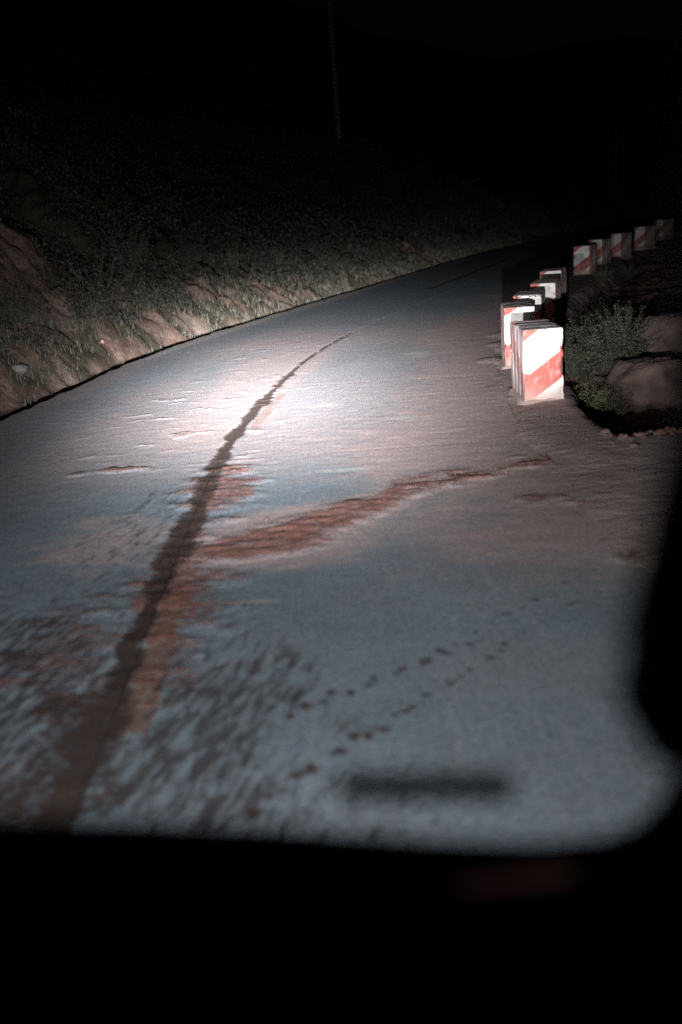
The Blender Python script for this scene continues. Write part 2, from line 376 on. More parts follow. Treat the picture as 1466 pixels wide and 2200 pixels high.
# ------------------------------------------------------------------ road slabs
SMEAR = [(-.85, 6.35, .24), (-.4, 6.62, .38), (0, 6.98, .25), (.43, 7.40, .15), (.66, 7.74, .22), (1.0, 7.82, .27), (1.2, 7.83, .12), (1.6, 8.05, .13), (2.0, 8.16, .15), (2.45, 8.3, .16), (2.9, 8.4, .18)]
_dr = random.Random(5); DOTS = []
for (x0, y0), (x1, y1), n_ in (((-.42, 3.28), (1.35, 5.15), 32), ((-.30, 4.0), (.75, 4.72), 16), ((.35, 4.45), (1.75, 5.75), 15)):
    for i in range(n_):
        u = (i+_dr.uniform(-.25, .25))/(n_-1); DOTS.append((x0+(x1-x0)*u+_dr.gauss(0, .012), y0+(y1-y0)*u+_dr.gauss(0, .02), _dr.uniform(.020, .036)*(1.1-.5*u)))
def road_masks(x, y, s, t):
    n1 = fbm(x, y, .35, 4, 51)-.5; n2 = fbm(x, y, .12, 3, 57)-.5; nst = fbm(x*1.5, y*2.6, .42, 5, 61)-.5
    nb = fbm(x*.5, y, 3.0, 3, 63)-.5
    sd, sw = polydist(x, y, SMEAR)
    mud = (1-sst(.5, 1.35, (sd+n1*.20+nst*.16)/np.maximum(sw, .05)))*(1-.55*sst(.3, .7, x)*sst(.50, .62, fbm(x*.8, y*2.4, .16, 3, 66)))
    mud = np.maximum(mud, .95*(1-sst(.3, 1.1, np.hypot((x+1.0)/.40, (y-8.0)/1.15)+nst*1.5)))
    mud = np.maximum(mud, .85*(1-sst(.3, 1.1, np.hypot((x+1.02)/.42, (y-5.7)/1.7)+nst*1.6)))
    mud = np.maximum(mud, .7*(1-sst(.3, 1.1, np.hypot((x+1.45)/.45, (y-4.9)/1.0)+nst*1.8)))
    for px, py, rr in [(1.43, 7.0, .16), (1.66, 7.0, .17), (1.87, 6.85, .15), (1.55, 8.35, .14), (-2.05, 9.05, .22), (-1.75, 9.02, .15), (-2.4, 9.0, .14), (1.8, 5.6, .2), (2.05, 7.3, .2)]:
        mud = np.maximum(mud, .9*(1-sst(.3, 1.1, np.hypot((x-px)/rr, (y-py)/(rr*.8))+nst*2.2)))
    mud = np.maximum(mud, .55*sst(.17, .30, nst)*(1-sst(.7, 1.4, np.abs(t+.55)))*sst(9, 10, y)*(1-sst(17, 20, y)))   # short ridges along the joint
    # centre joint stain: blobs of wet soil
    wj = np.interp(y, [2, 3.7, 5, 6.6, 8, 10, 13, 15, 17, 18.6], [.15, .135, .12, .11, .097, .08, .06, .045, .03, .012])
    blob = 1+1.3*(vnoise(s/.26, s*0+.3, 71)-.5)
    shift = np.interp(y, [3, 5, 6.5, 8], [-.07, -.045, -.02, 0])
    dark = (1-sst(.45, 1.35, np.abs(t-shift + n2*.09 + n1*.06*(1-sst(6, 10, s)))/(wj*blob)))*np.interp(y, [3, 9, 10], [.9, .9, 1.0])
    dark = np.where(s < 19, dark, 0)
    jj = 1-sst(.8, 1.3, np.abs(t+.75)/(.085*np.clip(sst(28, 30, s)*(1-sst(38, 43, s)), .001, 1)))
    dark = np.maximum(dark, np.where((s > 27.5) & (s < 43), jj, 0))
    dark = np.maximum(dark, .62*(1-sst(.3, 1.2, np.hypot((x+1.25)/.22, (y-3.5)/.75)+n1*2.4+n2*2.2)))
    for dx, dy, dr in DOTS: dark = np.maximum(dark, (.92-.10*(dy-3))*(1-sst(.1, 1.7, np.hypot((x-dx)/dr, (y-dy)/dr/1.2))))
    # dried splashes
    reg = np.maximum(1-sst(.15, 1.75, np.hypot((x+.62)/.55, (y-3.8)/1.35)+n1*1.1), (1-sst(.2, 1.6, np.hypot((x+1.8)/.75, (y-4.1)/1.8)+n1*1.1)))
    reg = np.maximum(reg, .72*(1-sst(.3, 1.2, np.hypot((x+1.55)/.7, (y-7.0)/2.2)+n1*.6)))
    reg = np.maximum(reg, .60*(1-sst(.3, 1.2, np.hypot((x+.1)/.9, (y-3.3)/.9)+n1*.6)))
    mott = np.maximum(reg*1.12, .12)
    # pale dust
    dust = sst(1.2, 3.2, t+nb*1.6+n1*.8)*sst(8.0, 9.5, s)*.95
    dust = np.maximum(dust, .85*sst(.9, 2.3, x+nb*1.0)*sst(5.0, 6.6, y)*(1-sst(12, 13, y)))
    dust = np.maximum(dust, .80*(1-sst(.35, 1.1, np.hypot((x+1.45)/1.15, (y-10.7)/2.1)+nb*.5)))
    dust = np.maximum(dust, .75*(1-sst(.3, 1.0, np.abs(t+.35)/1.1+nb*.6))*sst(8, 10, s)*(1-sst(17, 21, s)))
    dust = np.maximum(dust, .85*(1-sst(1.0, 2.2, (sd+nst*.25)/np.maximum(sw, .05)*.8)))
    dust = np.maximum(dust, .7*(1-sst(.3, 1.1, np.hypot((x+1.6)/.65, (y-6.8)/.9)+nst)))
    dust = np.maximum(dust, .38*sst(.02, .25, nb)); dust = np.maximum(dust, .6*sst(-2.2, -3.0, t+nb*.7)*sst(8, 10, s))
    dust = np.maximum(dust, .7*(1-sst(.2, 1.1, np.hypot((x-1.25)/.5, (y-9.8)/.9)+nb)))
    dust = np.maximum(dust, (.52+nb*.5)*sst(7.2, 9.5, s)*(1-sst(18, 26, s))*(1-.45*sst(-1.6, -2.4, t)))
    dust = np.maximum(dust, (1.3*sst(.5, 3.0, t+nb*1.8+n1*.9+nst*.8))*sst(4.6, 6.5, s))
    pale = sst(-2.72, -2.95, t+nb*.25)*sst(15, 17.5, s)*(1-sst(30, 40, s))*.9
    for px, py, rx, ry in [(.1, 8.35, .45, .10), (.05, 9.3, .3, .08), (1.37, 15.2, .45, .5), (.75, 10.4, .3, .12), (-.1, 11.5, .35, .15), (.55, 4.95, .06, .05), (-1.0, 5.35, .3, .06), (-.6, 5.4, .3, .05)]:
        pale = np.maximum(pale, .8*(1-sst(.2, 1.1, np.hypot((x-px)/rx, (y-py)/ry)+n1)))
    # worn centre-line dash
    pw = np.where((s > 3.93) & (s < 5.75), 1-sst(.075, .095, np.abs(t-np.interp(s, [3.9, 5.7], [.10, .085])-.01)), 0)
    pw = np.maximum(pw, np.where((s > 10.5) & (s < 12.6), .72*(1-sst(.05, .075, np.abs(t-.16))), 0))
    paint = pw*.85
    return dict(mud=mud, dark=dark, mottle=mott, dust=dust, pale=pale, paint=paint)

joints = [v for v in np.arange(1.0, 130, 4.05) if not 4 < v < 6]; joints = [-31.4, -27.3, -23.3, -19.2, -15.2, -11.1, -7.1, -3.05] + joints
road = None
bs = np.linspace(_ss[0]+1, _ss[-1]-1, 260); bt = np.array([TL+.05, 0, TR-.05])
BX, BY = road_xy(bs[:, None], bt[None, :])
road = fast_mesh('road', np.stack([BX, BY, np.full_like(BX, -.205)], -1).reshape(-1, 3), grid_quads(len(bs), 3), MAT['bed'])
tag(road, 'grey concrete road curving right, dusty and streaked with mud', None, None, 'structure')
for i in range(len(joints)-1):
    a, b = joints[i]+.0015, joints[i+1]-.0015
    if a > 118: break
    step = .028 if -.5 < a < 12.5 else (.08 if a < 21 and a > -.5 else (.25 if 0 < a < 46 else 1.0))
    for side in (0, 1):
        t0, t1 = ((TL, -.004), (.004, TR))[side]
        ct = .03 if -.5 < a < 12.5 else .06 if 0 < a < 21 else (.15 if 0 < a < 46 else .4)
        ts = np.linspace(t0, t1, int((t1-t0)/ct)+1); sv = np.linspace(a, b, int((b-a)/step)+1)
        SV, TT = np.meshgrid(sv, ts, indexing='ij')
        eroded = np.zeros_like(SV)
        if side == 0:                                   # ragged outer edge
            w = sst(TL+.12, TL, TT); eroded = w*((fbm(SV, SV*0, .35, 4, 91)-.5)*.17 + (fbm(SV, SV*0, 2.3, 2, 93)-.5)*.12)
        X, Y = road_xy(SV, TT+eroded)
        mk = road_masks(X, Y, SV, TT)
        Z = .018*mk['mud']*(.1+1.7*fbm(X, Y*1.7, .10, 5, 101)) + (fbm(X, Y, .09, 2, 103)-.5)*.003 + .004*np.clip(mk['dust'], 0, 1)*fbm(X, Y*1.8, .2, 4, 105) - .010*np.clip(mk['dark']*1.2-.2, 0, 1)*(np.abs(TT) < .3) 
        ch = np.minimum(SV-a, b-SV); Z = Z*np.clip(ch/.05, 0, 1)
        top = np.stack([X, Y, Z], -1); nr, nc = X.shape; V = top.reshape(-1, 3); Q = [grid_quads(nr, nc)[:, ::-1]]
        loop = np.concatenate([np.arange(nc), np.arange(1, nr)*nc+nc-1, (nr-1)*nc+np.arange(nc-2, -1, -1), np.arange(nr-2, 0, -1)*nc])
        rim = V[loop]; low = rim.copy(); low[:, 2] = -.20; nb_ = len(V); k_ = len(loop); ii = np.arange(k_); jn = (ii+1) % k_
        Q.append(np.stack([nb_+ii, nb_+k_+ii, nb_+k_+jn, nb_+jn], -1))
        V = np.vstack([V, rim, low])
        o = fast_mesh('slab', V, np.vstack(Q), MAT['conc'], road, smooth=True)
        for kname, v in mk.items(): attr(o, kname, np.concatenate([v.ravel(), v.ravel()[loop], v.ravel()[loop]]))
# soft bitumen in the centre joint
js = np.linspace(-30, 110, 500); JX, JY = road_xy(js[:, None], np.array([-.012, .012])[None, :])
fast_mesh('joint_seal', np.stack([JX, JY, np.full_like(JX, -.012)], -1).reshape(-1, 3), grid_quads(len(js), 2), MAT['seal'], road)

for jv in joints[7:24]:
    jt = np.linspace(TL+.06, TR-.02, 60); w_ = .003+.004*fbm(jt, jt*0+jv, .3, 3, 12); JX0, JY0 = road_xy(jv-w_, jt); JX1, JY1 = road_xy(jv+w_, jt)
    zz = np.full(60, .0016); V = np.concatenate([np.stack([JX0, JY0, zz], -1), np.stack([JX1, JY1, zz], -1)])
    fast_mesh('joint_seal', V, grid_quads(2, 60), MAT['joint'], road)

# crumbs of soil and small stones lying on the road (too many and too small to count)
cv, cf = [], []
def crumb(x, y, z, r):
    o = len(cv); a = random.random()*6.28
    base = [(math.cos(a+i*1.5708)*r*random.uniform(.7, 1.2), math.sin(a+i*1.5708)*r*random.uniform(.7, 1.2), 0) for i in range(4)]
    cv.extend([(x+bx, y+by, z-.002) for bx, by, _ in base]); cv.append((x+random.uniform(-.3, .3)*r, y+random.uniform(-.3, .3)*r, z+r*random.uniform(.5, .95)))
    cf.extend([(o, o+1, o+4), (o+1, o+2, o+4), (o+2, o+3, o+4), (o+3, o, o+4)])
for p, q in zip(SMEAR[:-1], SMEAR[1:]):
    for i in range(130):
        u = random.random(); w = (p[2]+(q[2]-p[2])*u)*1.5
        crumb(p[0]+(q[0]-p[0])*u+random.gauss(0, w*.35), p[1]+(q[1]-p[1])*u+random.gauss(0, w*.4), .004, random.choice([.005, .006, .008, .011, .016, .020]))
for i in range(200):
    s_ = random.uniform(3, 24); t_ = random.choice([random.uniform(TL+.05, TR), random.gauss(-.1, .5), random.uniform(1.8, TR)])
    if t_ < TL+.05: continue
    cx, cy = road_xy(s_, t_); crumb(float(cx), float(cy), .002, random.choice([.004, .005, .006, .010]))
for i in range(260):
    s_ = random.uniform(5, 26); t_ = TR+random.uniform(-.1, .75); cx, cy = road_xy(s_, t_)
    cz = float(ground_z(np.array([cx]), np.array([cy]))[0]); crumb(float(cx), float(cy), cz, random.choice([.006, .008, .012, .02]))
cr = mesh_obj('soil_crumbs', cv, cf, MAT['crumb'], smooth=False)
tag(cr, 'loose soil crumbs and grit scattered over the road and verge', 'soil crumbs', None, 'stuff')

# ------------------------------------------------------------------ guard blocks
def block_mesh(name, w, d, h, seed):
    """box from a dense grid, rounded, with formwork grooves in sides and top"""
    V, F, side = [], [], []
    r = .018
    def face(origin, eu, ev, nu, nv, nrm, kind):
        off = len(V)
        for j in range(nv+1):
            for i in range(nu+1):
                P = np.array(origin)+np.array(eu)*i/nu+np.array(ev)*j/nv
                c = np.array([np.clip(P[0], -w/2+r, w/2-r), np.clip(P[1], r, d-r), np.clip(P[2], -.2, h-r)])
                dlt = P-c; L = np.linalg.norm(dlt)
                Q = c+dlt/L*r if L > 1e-9 else P
                g = 0
                e = np.array([.5-abs(i/nu-.5), .5-abs(j/nv-.5)]).min()*8
                if kind == 'side': g = -.016*max(0, math.cos((P[1]-.03*seed)*2*math.pi/.21))**6
                if kind == 'top': g = -.020*max(0, math.cos((P[1]+.04*seed)*2*math.pi/.24 + .8*math.sin(P[0]*4)))**5
                g += .006*(float(fbm(np.array(P[0]*3+P[1]*2.1+seed), np.array(P[2]*3-P[1]*1.7), .35, 3, seed))-.5)
                dd = sorted([w/2-abs(P[0]), min(P[1], d-P[1]), h-P[2]])[1]
                if dd < .06:
                    cn = float(fbm(np.array(P[0]*5.1+P[1]*3.3+seed*7), np.array(P[2]*5.3+P[1]*4.1), .55, 3, seed+40))
                    k_ = (1-dd/.06)*float(sst(.54, .70, cn))*.045; ctr_ = np.array([0, d/2, h/2]); Q = Q+(ctr_-Q)/np.linalg.norm(ctr_-Q)*k_
                V.append(Q+np.array(nrm)*g*min(1, e)); side.append(1.0 if kind == 'side' else 0.0)
        for j in range(nv):
            for i in range(nu):
                a = off+j*(nu+1)+i; F.append((a, a+1, a+nu+2, a+nu+1))
    z0 = -.10; H = h-z0
    face((-w/2, 0, z0), (w, 0, 0), (0, 0, H), 16, 30, (0, -1, 0), 'front')
    face((w/2, d, z0), (-w, 0, 0), (0, 0, H), 10, 16, (0, 1, 0), 'back')
    face((-w/2, d, z0), (0, -d, 0), (0, 0, H), 48, 12, (-1, 0, 0), 'side')
    face((w/2, 0, z0), (0, d, 0), (0, 0, H), 48, 12, (1, 0, 0), 'side')
    face((-w/2, 0, h), (w, 0, 0), (0, d, 0), 14, 48, (0, 0, 1), 'top')
    me = bpy.data.meshes.new(name); me.from_pydata([tuple(map(float, v)) for v in V], [], F)
    me.polygons.foreach_set('use_smooth', [True]*len(me.polygons)); me.update()
    a = me.attributes.new('side', 'FLOAT', 'POINT'); a.data.foreach_set('value', side)
    return me

def mortar_mesh(w, d, seed):
    rr = random.Random(seed); V, F = [], []; n = 28
    for ring, (k, z) in enumerate(((0.0, .055), (.05, .03), (.10, -.05))):
        for i in range(n):
            a = i/n*2*math.pi; c, s_ = math.cos(a), math.sin(a); m = max(abs(c), abs(s_))
            jit = rr.uniform(-.018, .018)*(ring > 0)
            V.append((c/m*(w/2-.02+k+jit), d/2+s_/m*(d/2-.02+k+jit), z+rr.uniform(-.012, .008)))
    for ring in range(2):
        for i in range(n): F.append((ring*n+i, (ring+1)*n+i, (ring+1)*n+(i+1) % n, ring*n+(i+1) % n))
    return V, F

# front-left foot, heading (deg right of +Y), stripe phase, label
BLOCKS = [
    ((2.075, 10.62), 1.0, .0, .43, .84, 'nearest red and white striped concrete block, its front fully in the headlights'),
    ((2.31, 13.10), 7.0, .015, .40, .84, 'striped concrete block right behind the nearest one, peeking out on its left'),
    ((2.74, 14.75), 16.0, -.02, .41, .84, 'third striped block from the vehicle, only a lit rim of its front showing'),
    ((3.40, 16.72), 19.0, .01, .41, .84, 'fourth striped block from the vehicle, white upper right corner lit'),
    ((4.17, 19.52), 20.0, -.01, .41, .84, 'fifth striped block, last of the near row before the gap'),
    ((7.06, 28.65), 29.0, .05, .45, .84, 'first striped block beyond the gap, red front with white bands'),
    ((8.40, 32.15), 33.0, .0, .43, .90, 'second striped block beyond the gap, mostly hidden by the one before it'),
    ((10.08, 35.85), 38.0, .03, .43, 1.0, 'third striped block beyond the gap, dim red with pale blotches'),
    ((12.55, 41.10), 44.0, .03, .45, 1.0, 'fourth striped block beyond the gap, grey side and two pale blotches'),
    ((15.85, 48.75), 50.0, .02, .47, 1.0, 'farthest striped block of the row, beside the dark window pillar'),
]
for i, ((bx, by), hd, ph, w, d, lab) in enumerate(BLOCKS):
    a = math.radians(hd); ox, oy = bx+math.cos(a)*w/2, by-math.sin(a)*w/2
    e = empty('guard_block', (ox, oy, 0), -a)
    tag(e, lab, 'guard block', 'red and white guard blocks along the right road edge')
    e.rotation_euler = (math.radians(random.uniform(-1, 1)), math.radians(random.uniform(-1.3, 1.3)), -a)
    me = block_mesh('body', w, d, .80, i+1); me.materials.append(block_mat('striped_paint', ph, .35 if i < 5 else .5, i > 6))
    b = link(bpy.data.objects.new('body', me), e)
    V, F = mortar_mesh(w, d, i); mesh_obj('footing', V, F, MAT['mortar'], e)

# ------------------------------------------------------------------ rocks
def rock(name, x, y, z, sx, sy, sz, seed, mat, label, cat='rock', group=None, boxy=.6, rz=0):
    rr = np.random.default_rng(seed); nu, nv = 40, 24; V = []
    PN = rr.normal(0, 1, (16, 3)); PN /= np.linalg.norm(PN, axis=1)[:, None]; PD = rr.uniform(.62, .95, 16)
    PN = np.vstack([PN, [[0, 0, 1]]]); PD = np.append(PD, .72-.25*boxy)
    for j in range(nv+1):
        ph = -math.pi/2+math.pi*j/nv
        for i in range(nu):
            th = 2*math.pi*i/nu; p = np.array([math.cos(ph)*math.cos(th), math.cos(ph)*math.sin(th), math.sin(ph)])
            f = 1/max(1.0, (PN@p/PD).max())*1.25 + .34*(float(fbm(np.array(p[0]*1.6+seed*3.1+p[2]), np.array(p[1]*1.6+p[2]*1.9), .55, 5, seed))-.5)
            V.append(p*f*np.array([sx, sy, sz]))
    V = np.array(V); V[:, 2] += sz*.75; F = []
    for j in range(nv):
        for i in range(nu): F.append((j*nu+i, j*nu+(i+1) % nu, (j+1)*nu+(i+1) % nu, (j+1)*nu+i))
    o = mesh_obj(name, V, F, mat); o.location = (x, y, z); o.rotation_euler = (0, 0, rz)
    return tag(o, label, cat, group)
def gz(x, y): return float(ground_z(np.array([x]), np.array([y]))[0])
RG = 'red boulders in the gully right of the road'
for args in [
    (4.15, 12.85, .52, .34, .46, 3, 'large flat-topped red boulder in the gully beside the nearest block', .75, .1),
    (5.0, 14.7, .42, .45, .46, 8, 'tall rounded red boulder at the right edge of the gully', .4, .5),
    (3.25, 10.9, .16, .14, .09, 12, 'small red stone just past the gully lip', .4, .2),
    (3.55, 11.5, .22, .16, .11, 15, 'low red stone in front of the flat-topped boulder', .3, .9),
    (5.9, 17.6, .55, .45, .22, 19, 'broad low red boulder behind the green bushes', .3, .4)]:
    x, y, sx, sy, sz, sd, lab, bxy, rz = args
    rock('boulder', x, y, gz(x, y)-.10, sx, sy, sz, sd, MAT['rock'], lab, 'boulder', RG, bxy, rz)
rock('pale_stone', -4.68, 15.05, gz(-4.68, 15.05)-.05, .13, .10, .08, 31, MAT['paleRock'], 'pale grey-white stone at the foot of the left bank', 'stone', None, .3, .3)

# broken earth and stones along the gully lip: too many to count
RV, RF = [], []; _rr = random.Random(23)
for i in range(230):
    if i < 90: x, y = _rr.uniform(2.4, 4.2), 8.72+_rr.gauss(0, .16)
    else:
        x, y = _rr.uniform(2.75, 6.5), _rr.uniform(9.2, 18)
        if float(road_st(np.array([x]), np.array([y]))[1][0]) < 3.95: continue
    z = gz(x, y); r = _rr.choice([.012, .018, .025, .035, .05]) if i < 90 else _rr.choice([.03, .05, .08, .13]); o = len(RV)
    for j in range(4):
        for k in range(7):
            ph = (-.3, .35, .9, 1.4)[j]; th = k*.8976+_rr.uniform(-.3, .3); q = r*_rr.uniform(.7, 1.25)
            RV.append((x+q*math.cos(ph)*math.cos(th)*1.3, y+q*math.cos(ph)*math.sin(th), z+q*math.sin(ph)*.8))
    for j in range(3):
        for k in range(7): RF.append((o+j*7+k, o+j*7+(k+1) % 7, o+(j+1)*7+(k+1) % 7, o+(j+1)*7+k))
    RF.append(tuple(o+21+k for k in range(7)))
rb_ = mesh_obj('gully_rubble', RV, RF, MAT['crumb'], smooth=False)
tag(rb_, 'broken red earth and stones strewn along the gully right of the road', 'rubble', None, 'stuff')

# ------------------------------------------------------------------ plants
def bush_meshes(seed, n_stem, h, spread, leaf, n_leaf):
    rr = random.Random(seed); SV, SF, LV, LF = [], [], [], []
    for k in range(n_stem):
        az = rr.uniform(0, 6.283); r0 = rr.uniform(0, .12)*spread; out = rr.uniform(.15, 1)**.7*spread; hh = h*rr.uniform(.55, 1.08)*(1-.35*(out/spread)**2)
        pts = []
        for i in range(6):
            u = i/5; rad = r0+out*u**1.4; wob = .05*h
            pts.append((math.cos(az)*rad+rr.uniform(-wob, wob)*u, math.sin(az)*rad+rr.uniform(-wob, wob)*u, hh*u-.05))
        for i in range(6):
            w = .006*(1-i/6.5)*h/.7
            o = len(SV)
            for q in range(3): SV.append((pts[i][0]+w*math.cos(q*2.094), pts[i][1]+w*math.sin(q*2.094), pts[i][2]))
            if i:
                for q in range(3): SF.append((o-3+q, o-3+(q+1) % 3, o+(q+1) % 3, o+q))
        for m in range(n_leaf):
            u = rr.uniform(.22, 1.02); i = min(4, int(u*5)); f = u*5-i
            P = Vector(pts[i]).lerp(Vector(pts[i+1]), min(f, 1))
            a2 = rr.uniform(0, 6.283); el = rr.uniform(-.2, 1.1); L = leaf*rr.uniform(.5, 1.25)*(1.15-.5*u); W = L*rr.uniform(.18, .34)
            D = Vector((math.cos(a2)*math.cos(el), math.sin(a2)*math.cos(el), math.sin(el))); T = D.cross(Vector((rr.uniform(-1, 1), rr.uniform(-1, 1), rr.uniform(-.3, 1)))).normalized()
            P = P + D*rr.uniform(0, .04)*h
            o = len(LV); LV += [tuple(P), tuple(P+D*L*.5+T*W), tuple(P+D*L), tuple(P+D*L*.5-T*W)]; LF.append((o, o+1, o+2, o+3))
    def mk(nm, V, F):
        me = bpy.data.meshes.new(nm); me.from_pydata(V, [], F); me.update(); return me
    return mk('stems', SV, SF), mk('foliage', LV, LF)
VAR = {'leafy': bush_meshes(1, 60, .75, .42, .036, 90), 'wide': bush_meshes(2, 90, .70, .62, .034, 85), 'upright': bush_meshes(3, 26, 1.0, .30, .075, 50),
       'tall': bush_meshes(4, 40, 1.5, .75, .085, 60), 'small': bush_meshes(5, 44, .60, .32, .026, 80)}
def bush(kind, x, y, sc, rz, mat, label, group, name='bush'):
    e = empty(name, (x, y, gz(x, y)), rz); e.scale = (sc, sc, sc)
    tag(e, label, 'bush', group); st, fo = VAR[kind]
    for nm, me, mt in (('stems', st, MAT['stem']), ('foliage', fo, mat)):
        m2 = me.copy() if me.materials and me.materials[0] != mt else me
        if not m2.materials: m2.materials.append(mt)
        else: m2.materials[0] = mt
        link(bpy.data.objects.new(nm, m2), e)
GR = 'bushes in the gully behind the striped blocks'; GL = 'bushes growing on the left bank'
bush('small', 2.98, 11.6, 1.15, .3, MAT['leaf3'], 'small yellow-green bush at the foot of the nearest striped block', GR)
bush('small', 3.35, 12.2, 1.15, 1.9, MAT['leaf'], 'little grey-green bush between the nearest block and the flat-topped boulder', GR)
bush('leafy', 3.12, 12.9, .75, .2, MAT['leaf'], 'grey-green bush right behind the nearest striped block', GR)
bush('leafy', 3.4, 13.6, 1.1, 4.1, MAT['leaf'], 'leafy bush on the gully slope right of the second striped block', GR)
bush('small', 4.75, 12.4, .8, 3.3, MAT['leaf'], 'small bush at the right end of the gully near the dark pillar', GR)
bush('wide', 4.2, 16.6, .9, 1.1, MAT['leaf2'], 'dark bush on the gully slope right of the third striped block', GR)
bush('wide', 3.95, 14.2, 1.25, 2.2, MAT['leaf'], 'wide grey-green bush beside the second and third striped blocks', GR)
bush('leafy', 4.45, 15.3, 1.15, .9, MAT['leaf'], 'dense leafy bush beside the rounded red boulder', GR)
bush('wide', 5.15, 18.6, .95, 4.0, MAT['leaf2'], 'dark green bush right of the fourth and fifth striped blocks', GR)
bush('leafy', 7.3, 26.6, .85, 1.0, MAT['leaf2'], 'dark bush in front of the first block beyond the gap', GR)
bush('wide', 8.9, 29.8, .8, 2.0, MAT['leaf2'], 'low dark bush beside the second block beyond the gap', GR)
bush('tall', -4.25, 18.6, 1.05, .4, MAT['leaf2'], 'tall dark leafy bush high on the left bank above the grass', GL)
bush('tall', -4.1, 21.6, .9, 2.4, MAT['leaf2'], 'dark bush just right of the tall bush on the left bank', GL)
bush('leafy', -5.0, 16.6, 1.1, 1.4, MAT['leaf2'], 'dark bush at the left edge below the bare red cut', GL)
bush('upright', -2.3, 27.0, .95, .4, MAT['leaf'], 'upright spiky bush above the lit bare soil on the left bank', GL)
bush('upright', -1.2, 29.3, .9, 3.4, MAT['leaf'], 'upright bush near the middle of the left bank', GL)
bush('wide', .2, 33.0, 1.1, 1.4, MAT['leaf'], 'low broad bush on the bank where the road starts to bend', GL)
bush('wide', 2.2, 38.5, 1.2, 2.9, MAT['leaf'], 'broad grey bush on the bank left of the distant bare patch', GL)
bush('leafy', -3.2, 25.0, 1.2, 5.0, MAT['leaf2'], 'bushy dark shrub high on the bank behind the lit soil', GL)

# scrub covering the rest of the hillside: one mass nobody could count
def scatter_leaves(name, n, area, hfun, leaf, mat, label, cat, clump):
    LV, k = [], 0
    x = rng.uniform(area[0], area[1], n*4); y = rng.uniform(area[2], area[3], n*4); s, t = road_st(x, y); l = TL-t
    ok = (l > area[4]) & (l < area[5]); ok &= bare_mask(x, y) < rng.uniform(.1, .8, len(x)); ok &= fbm(x, y, 1.6, 3, 77) > .42
    x, y, s, l = x[ok][:n], y[ok][:n], s[ok][:n], l[ok][:n]; z = ground_z(x, y)
    m = len(x); cl = clump
    hh = hfun(l, m)
    X = np.repeat(x, cl); Y = np.repeat(y, cl); Z = np.repeat(z, cl); H = np.repeat(hh, cl); K = m*cl
    u = rng.uniform(.05, 1, K); sp = H*.42
    P = np.stack([X+rng.normal(0, 1, K)*sp*.5*(.5+u), Y+rng.normal(0, 1, K)*sp*.5*(.5+u), Z+H*u*rng.uniform(.6, 1.0, K)], -1)
    a = rng.uniform(0, 6.283, K); el = rng.uniform(-.2, 1.35, K)
    D = np.stack([np.cos(a)*np.cos(el), np.sin(a)*np.cos(el), np.sin(el)], -1)
    R_ = rng.normal(0, 1, (K, 3)); T = np.cross(D, R_); T /= np.linalg.norm(T, axis=1)[:, None]
    L = (leaf*rng.uniform(.5, 1.4, K)*np.clip(np.repeat(s, cl)/22, .7, 2.2))[:, None]; W = L*rng.uniform(.12, .3, K)[:, None]
    V = np.stack([P, P+D*L*.5+T*W, P+D*L, P+D*L*.5-T*W], 1).reshape(-1, 3)
    o = fast_mesh(name, V, np.arange(len(V)), mat, smooth=False)
    return tag(o, label, cat, None, 'stuff')
scatter_leaves('hillside_scrub', 5200, (-14, 22, 11, 64, 1.15, 12), lambda l, m: rng.uniform(.25, .8, m)*np.clip(l/2.5, .5, 1.2), .10, MAT['leaf2'],
               'dark scrub covering the left hillside above the road', 'scrub', 46)

def grass(name, n, area, lrange, hr, mat, label, dens):
    x = rng.uniform(area[0], area[1], n*6); y = rng.uniform(area[2], area[3], n*6); s, t = road_st(x, y); l = TL-t
    stray = rng.uniform(0, 1, len(x)) < .10
    ok = (l > lrange[0]-.1+.45*(1-sst(16, 21, s))+.6*(fbm(x, y, .8, 2, 5)-.5)-.4*stray) & (l < lrange[1]) & ((fbm(x, y, .5, 3, 33) > dens-.12+.2*rng.uniform(0, 1, len(x))) | stray) & (bare_mask(x, y) < rng.uniform(.25, 1.1, len(x)))
    x, y, s = x[ok][:n], y[ok][:n], s[ok][:n]; z = ground_z(x, y); m = len(x)
    h = rng.uniform(hr[0], hr[1], m)*(.6+.8*fbm(x, y, 1.1, 2, 19)); w = rng.uniform(.006, .013, m)*np.clip(s/16, 1, 2.5)
    a = rng.uniform(0, 6.283, m); ln = rng.uniform(0, .35, m)*h; b = rng.uniform(0, 6.283, m)
    dx, dy = np.cos(a)*w, np.sin(a)*w; ex, ey = np.cos(b)*ln, np.sin(b)*ln
    V = np.stack([np.stack([x-dx, y-dy, z-.02], -1), np.stack([x+dx, y+dy, z-.02], -1), np.stack([x+dx*.8+ex*.4, y+dy*.8+ey*.4, z+h*.55], -1), np.stack([x+ex, y+ey, z+h], -1)], 1).reshape(-1, 3)
    # small seed heads keep the tips thick
    o = fast_mesh(name, V, np.arange(len(V)), mat, smooth=False)
    return tag(o, label, 'grass', None, 'stuff')
grass('roadside_grass', 46000, (-8, 16, 10.5, 56), (.50, 1.9), (.05, .22), MAT['grass'], 'dry knee-high grass fringe along the left road edge', .40)
# stalky weeds inside the grass fringe
scatter_leaves('roadside_weeds', 1500, (-7, 10, 11, 42, .7, 2.6), lambda l, m: rng.uniform(.10, .38, m)*np.where(rng.uniform(0, 1, m) < .08, 2.3, 1), .045, MAT['leaf'], 'low grey-green weeds among the roadside grass', 'weeds', 34)

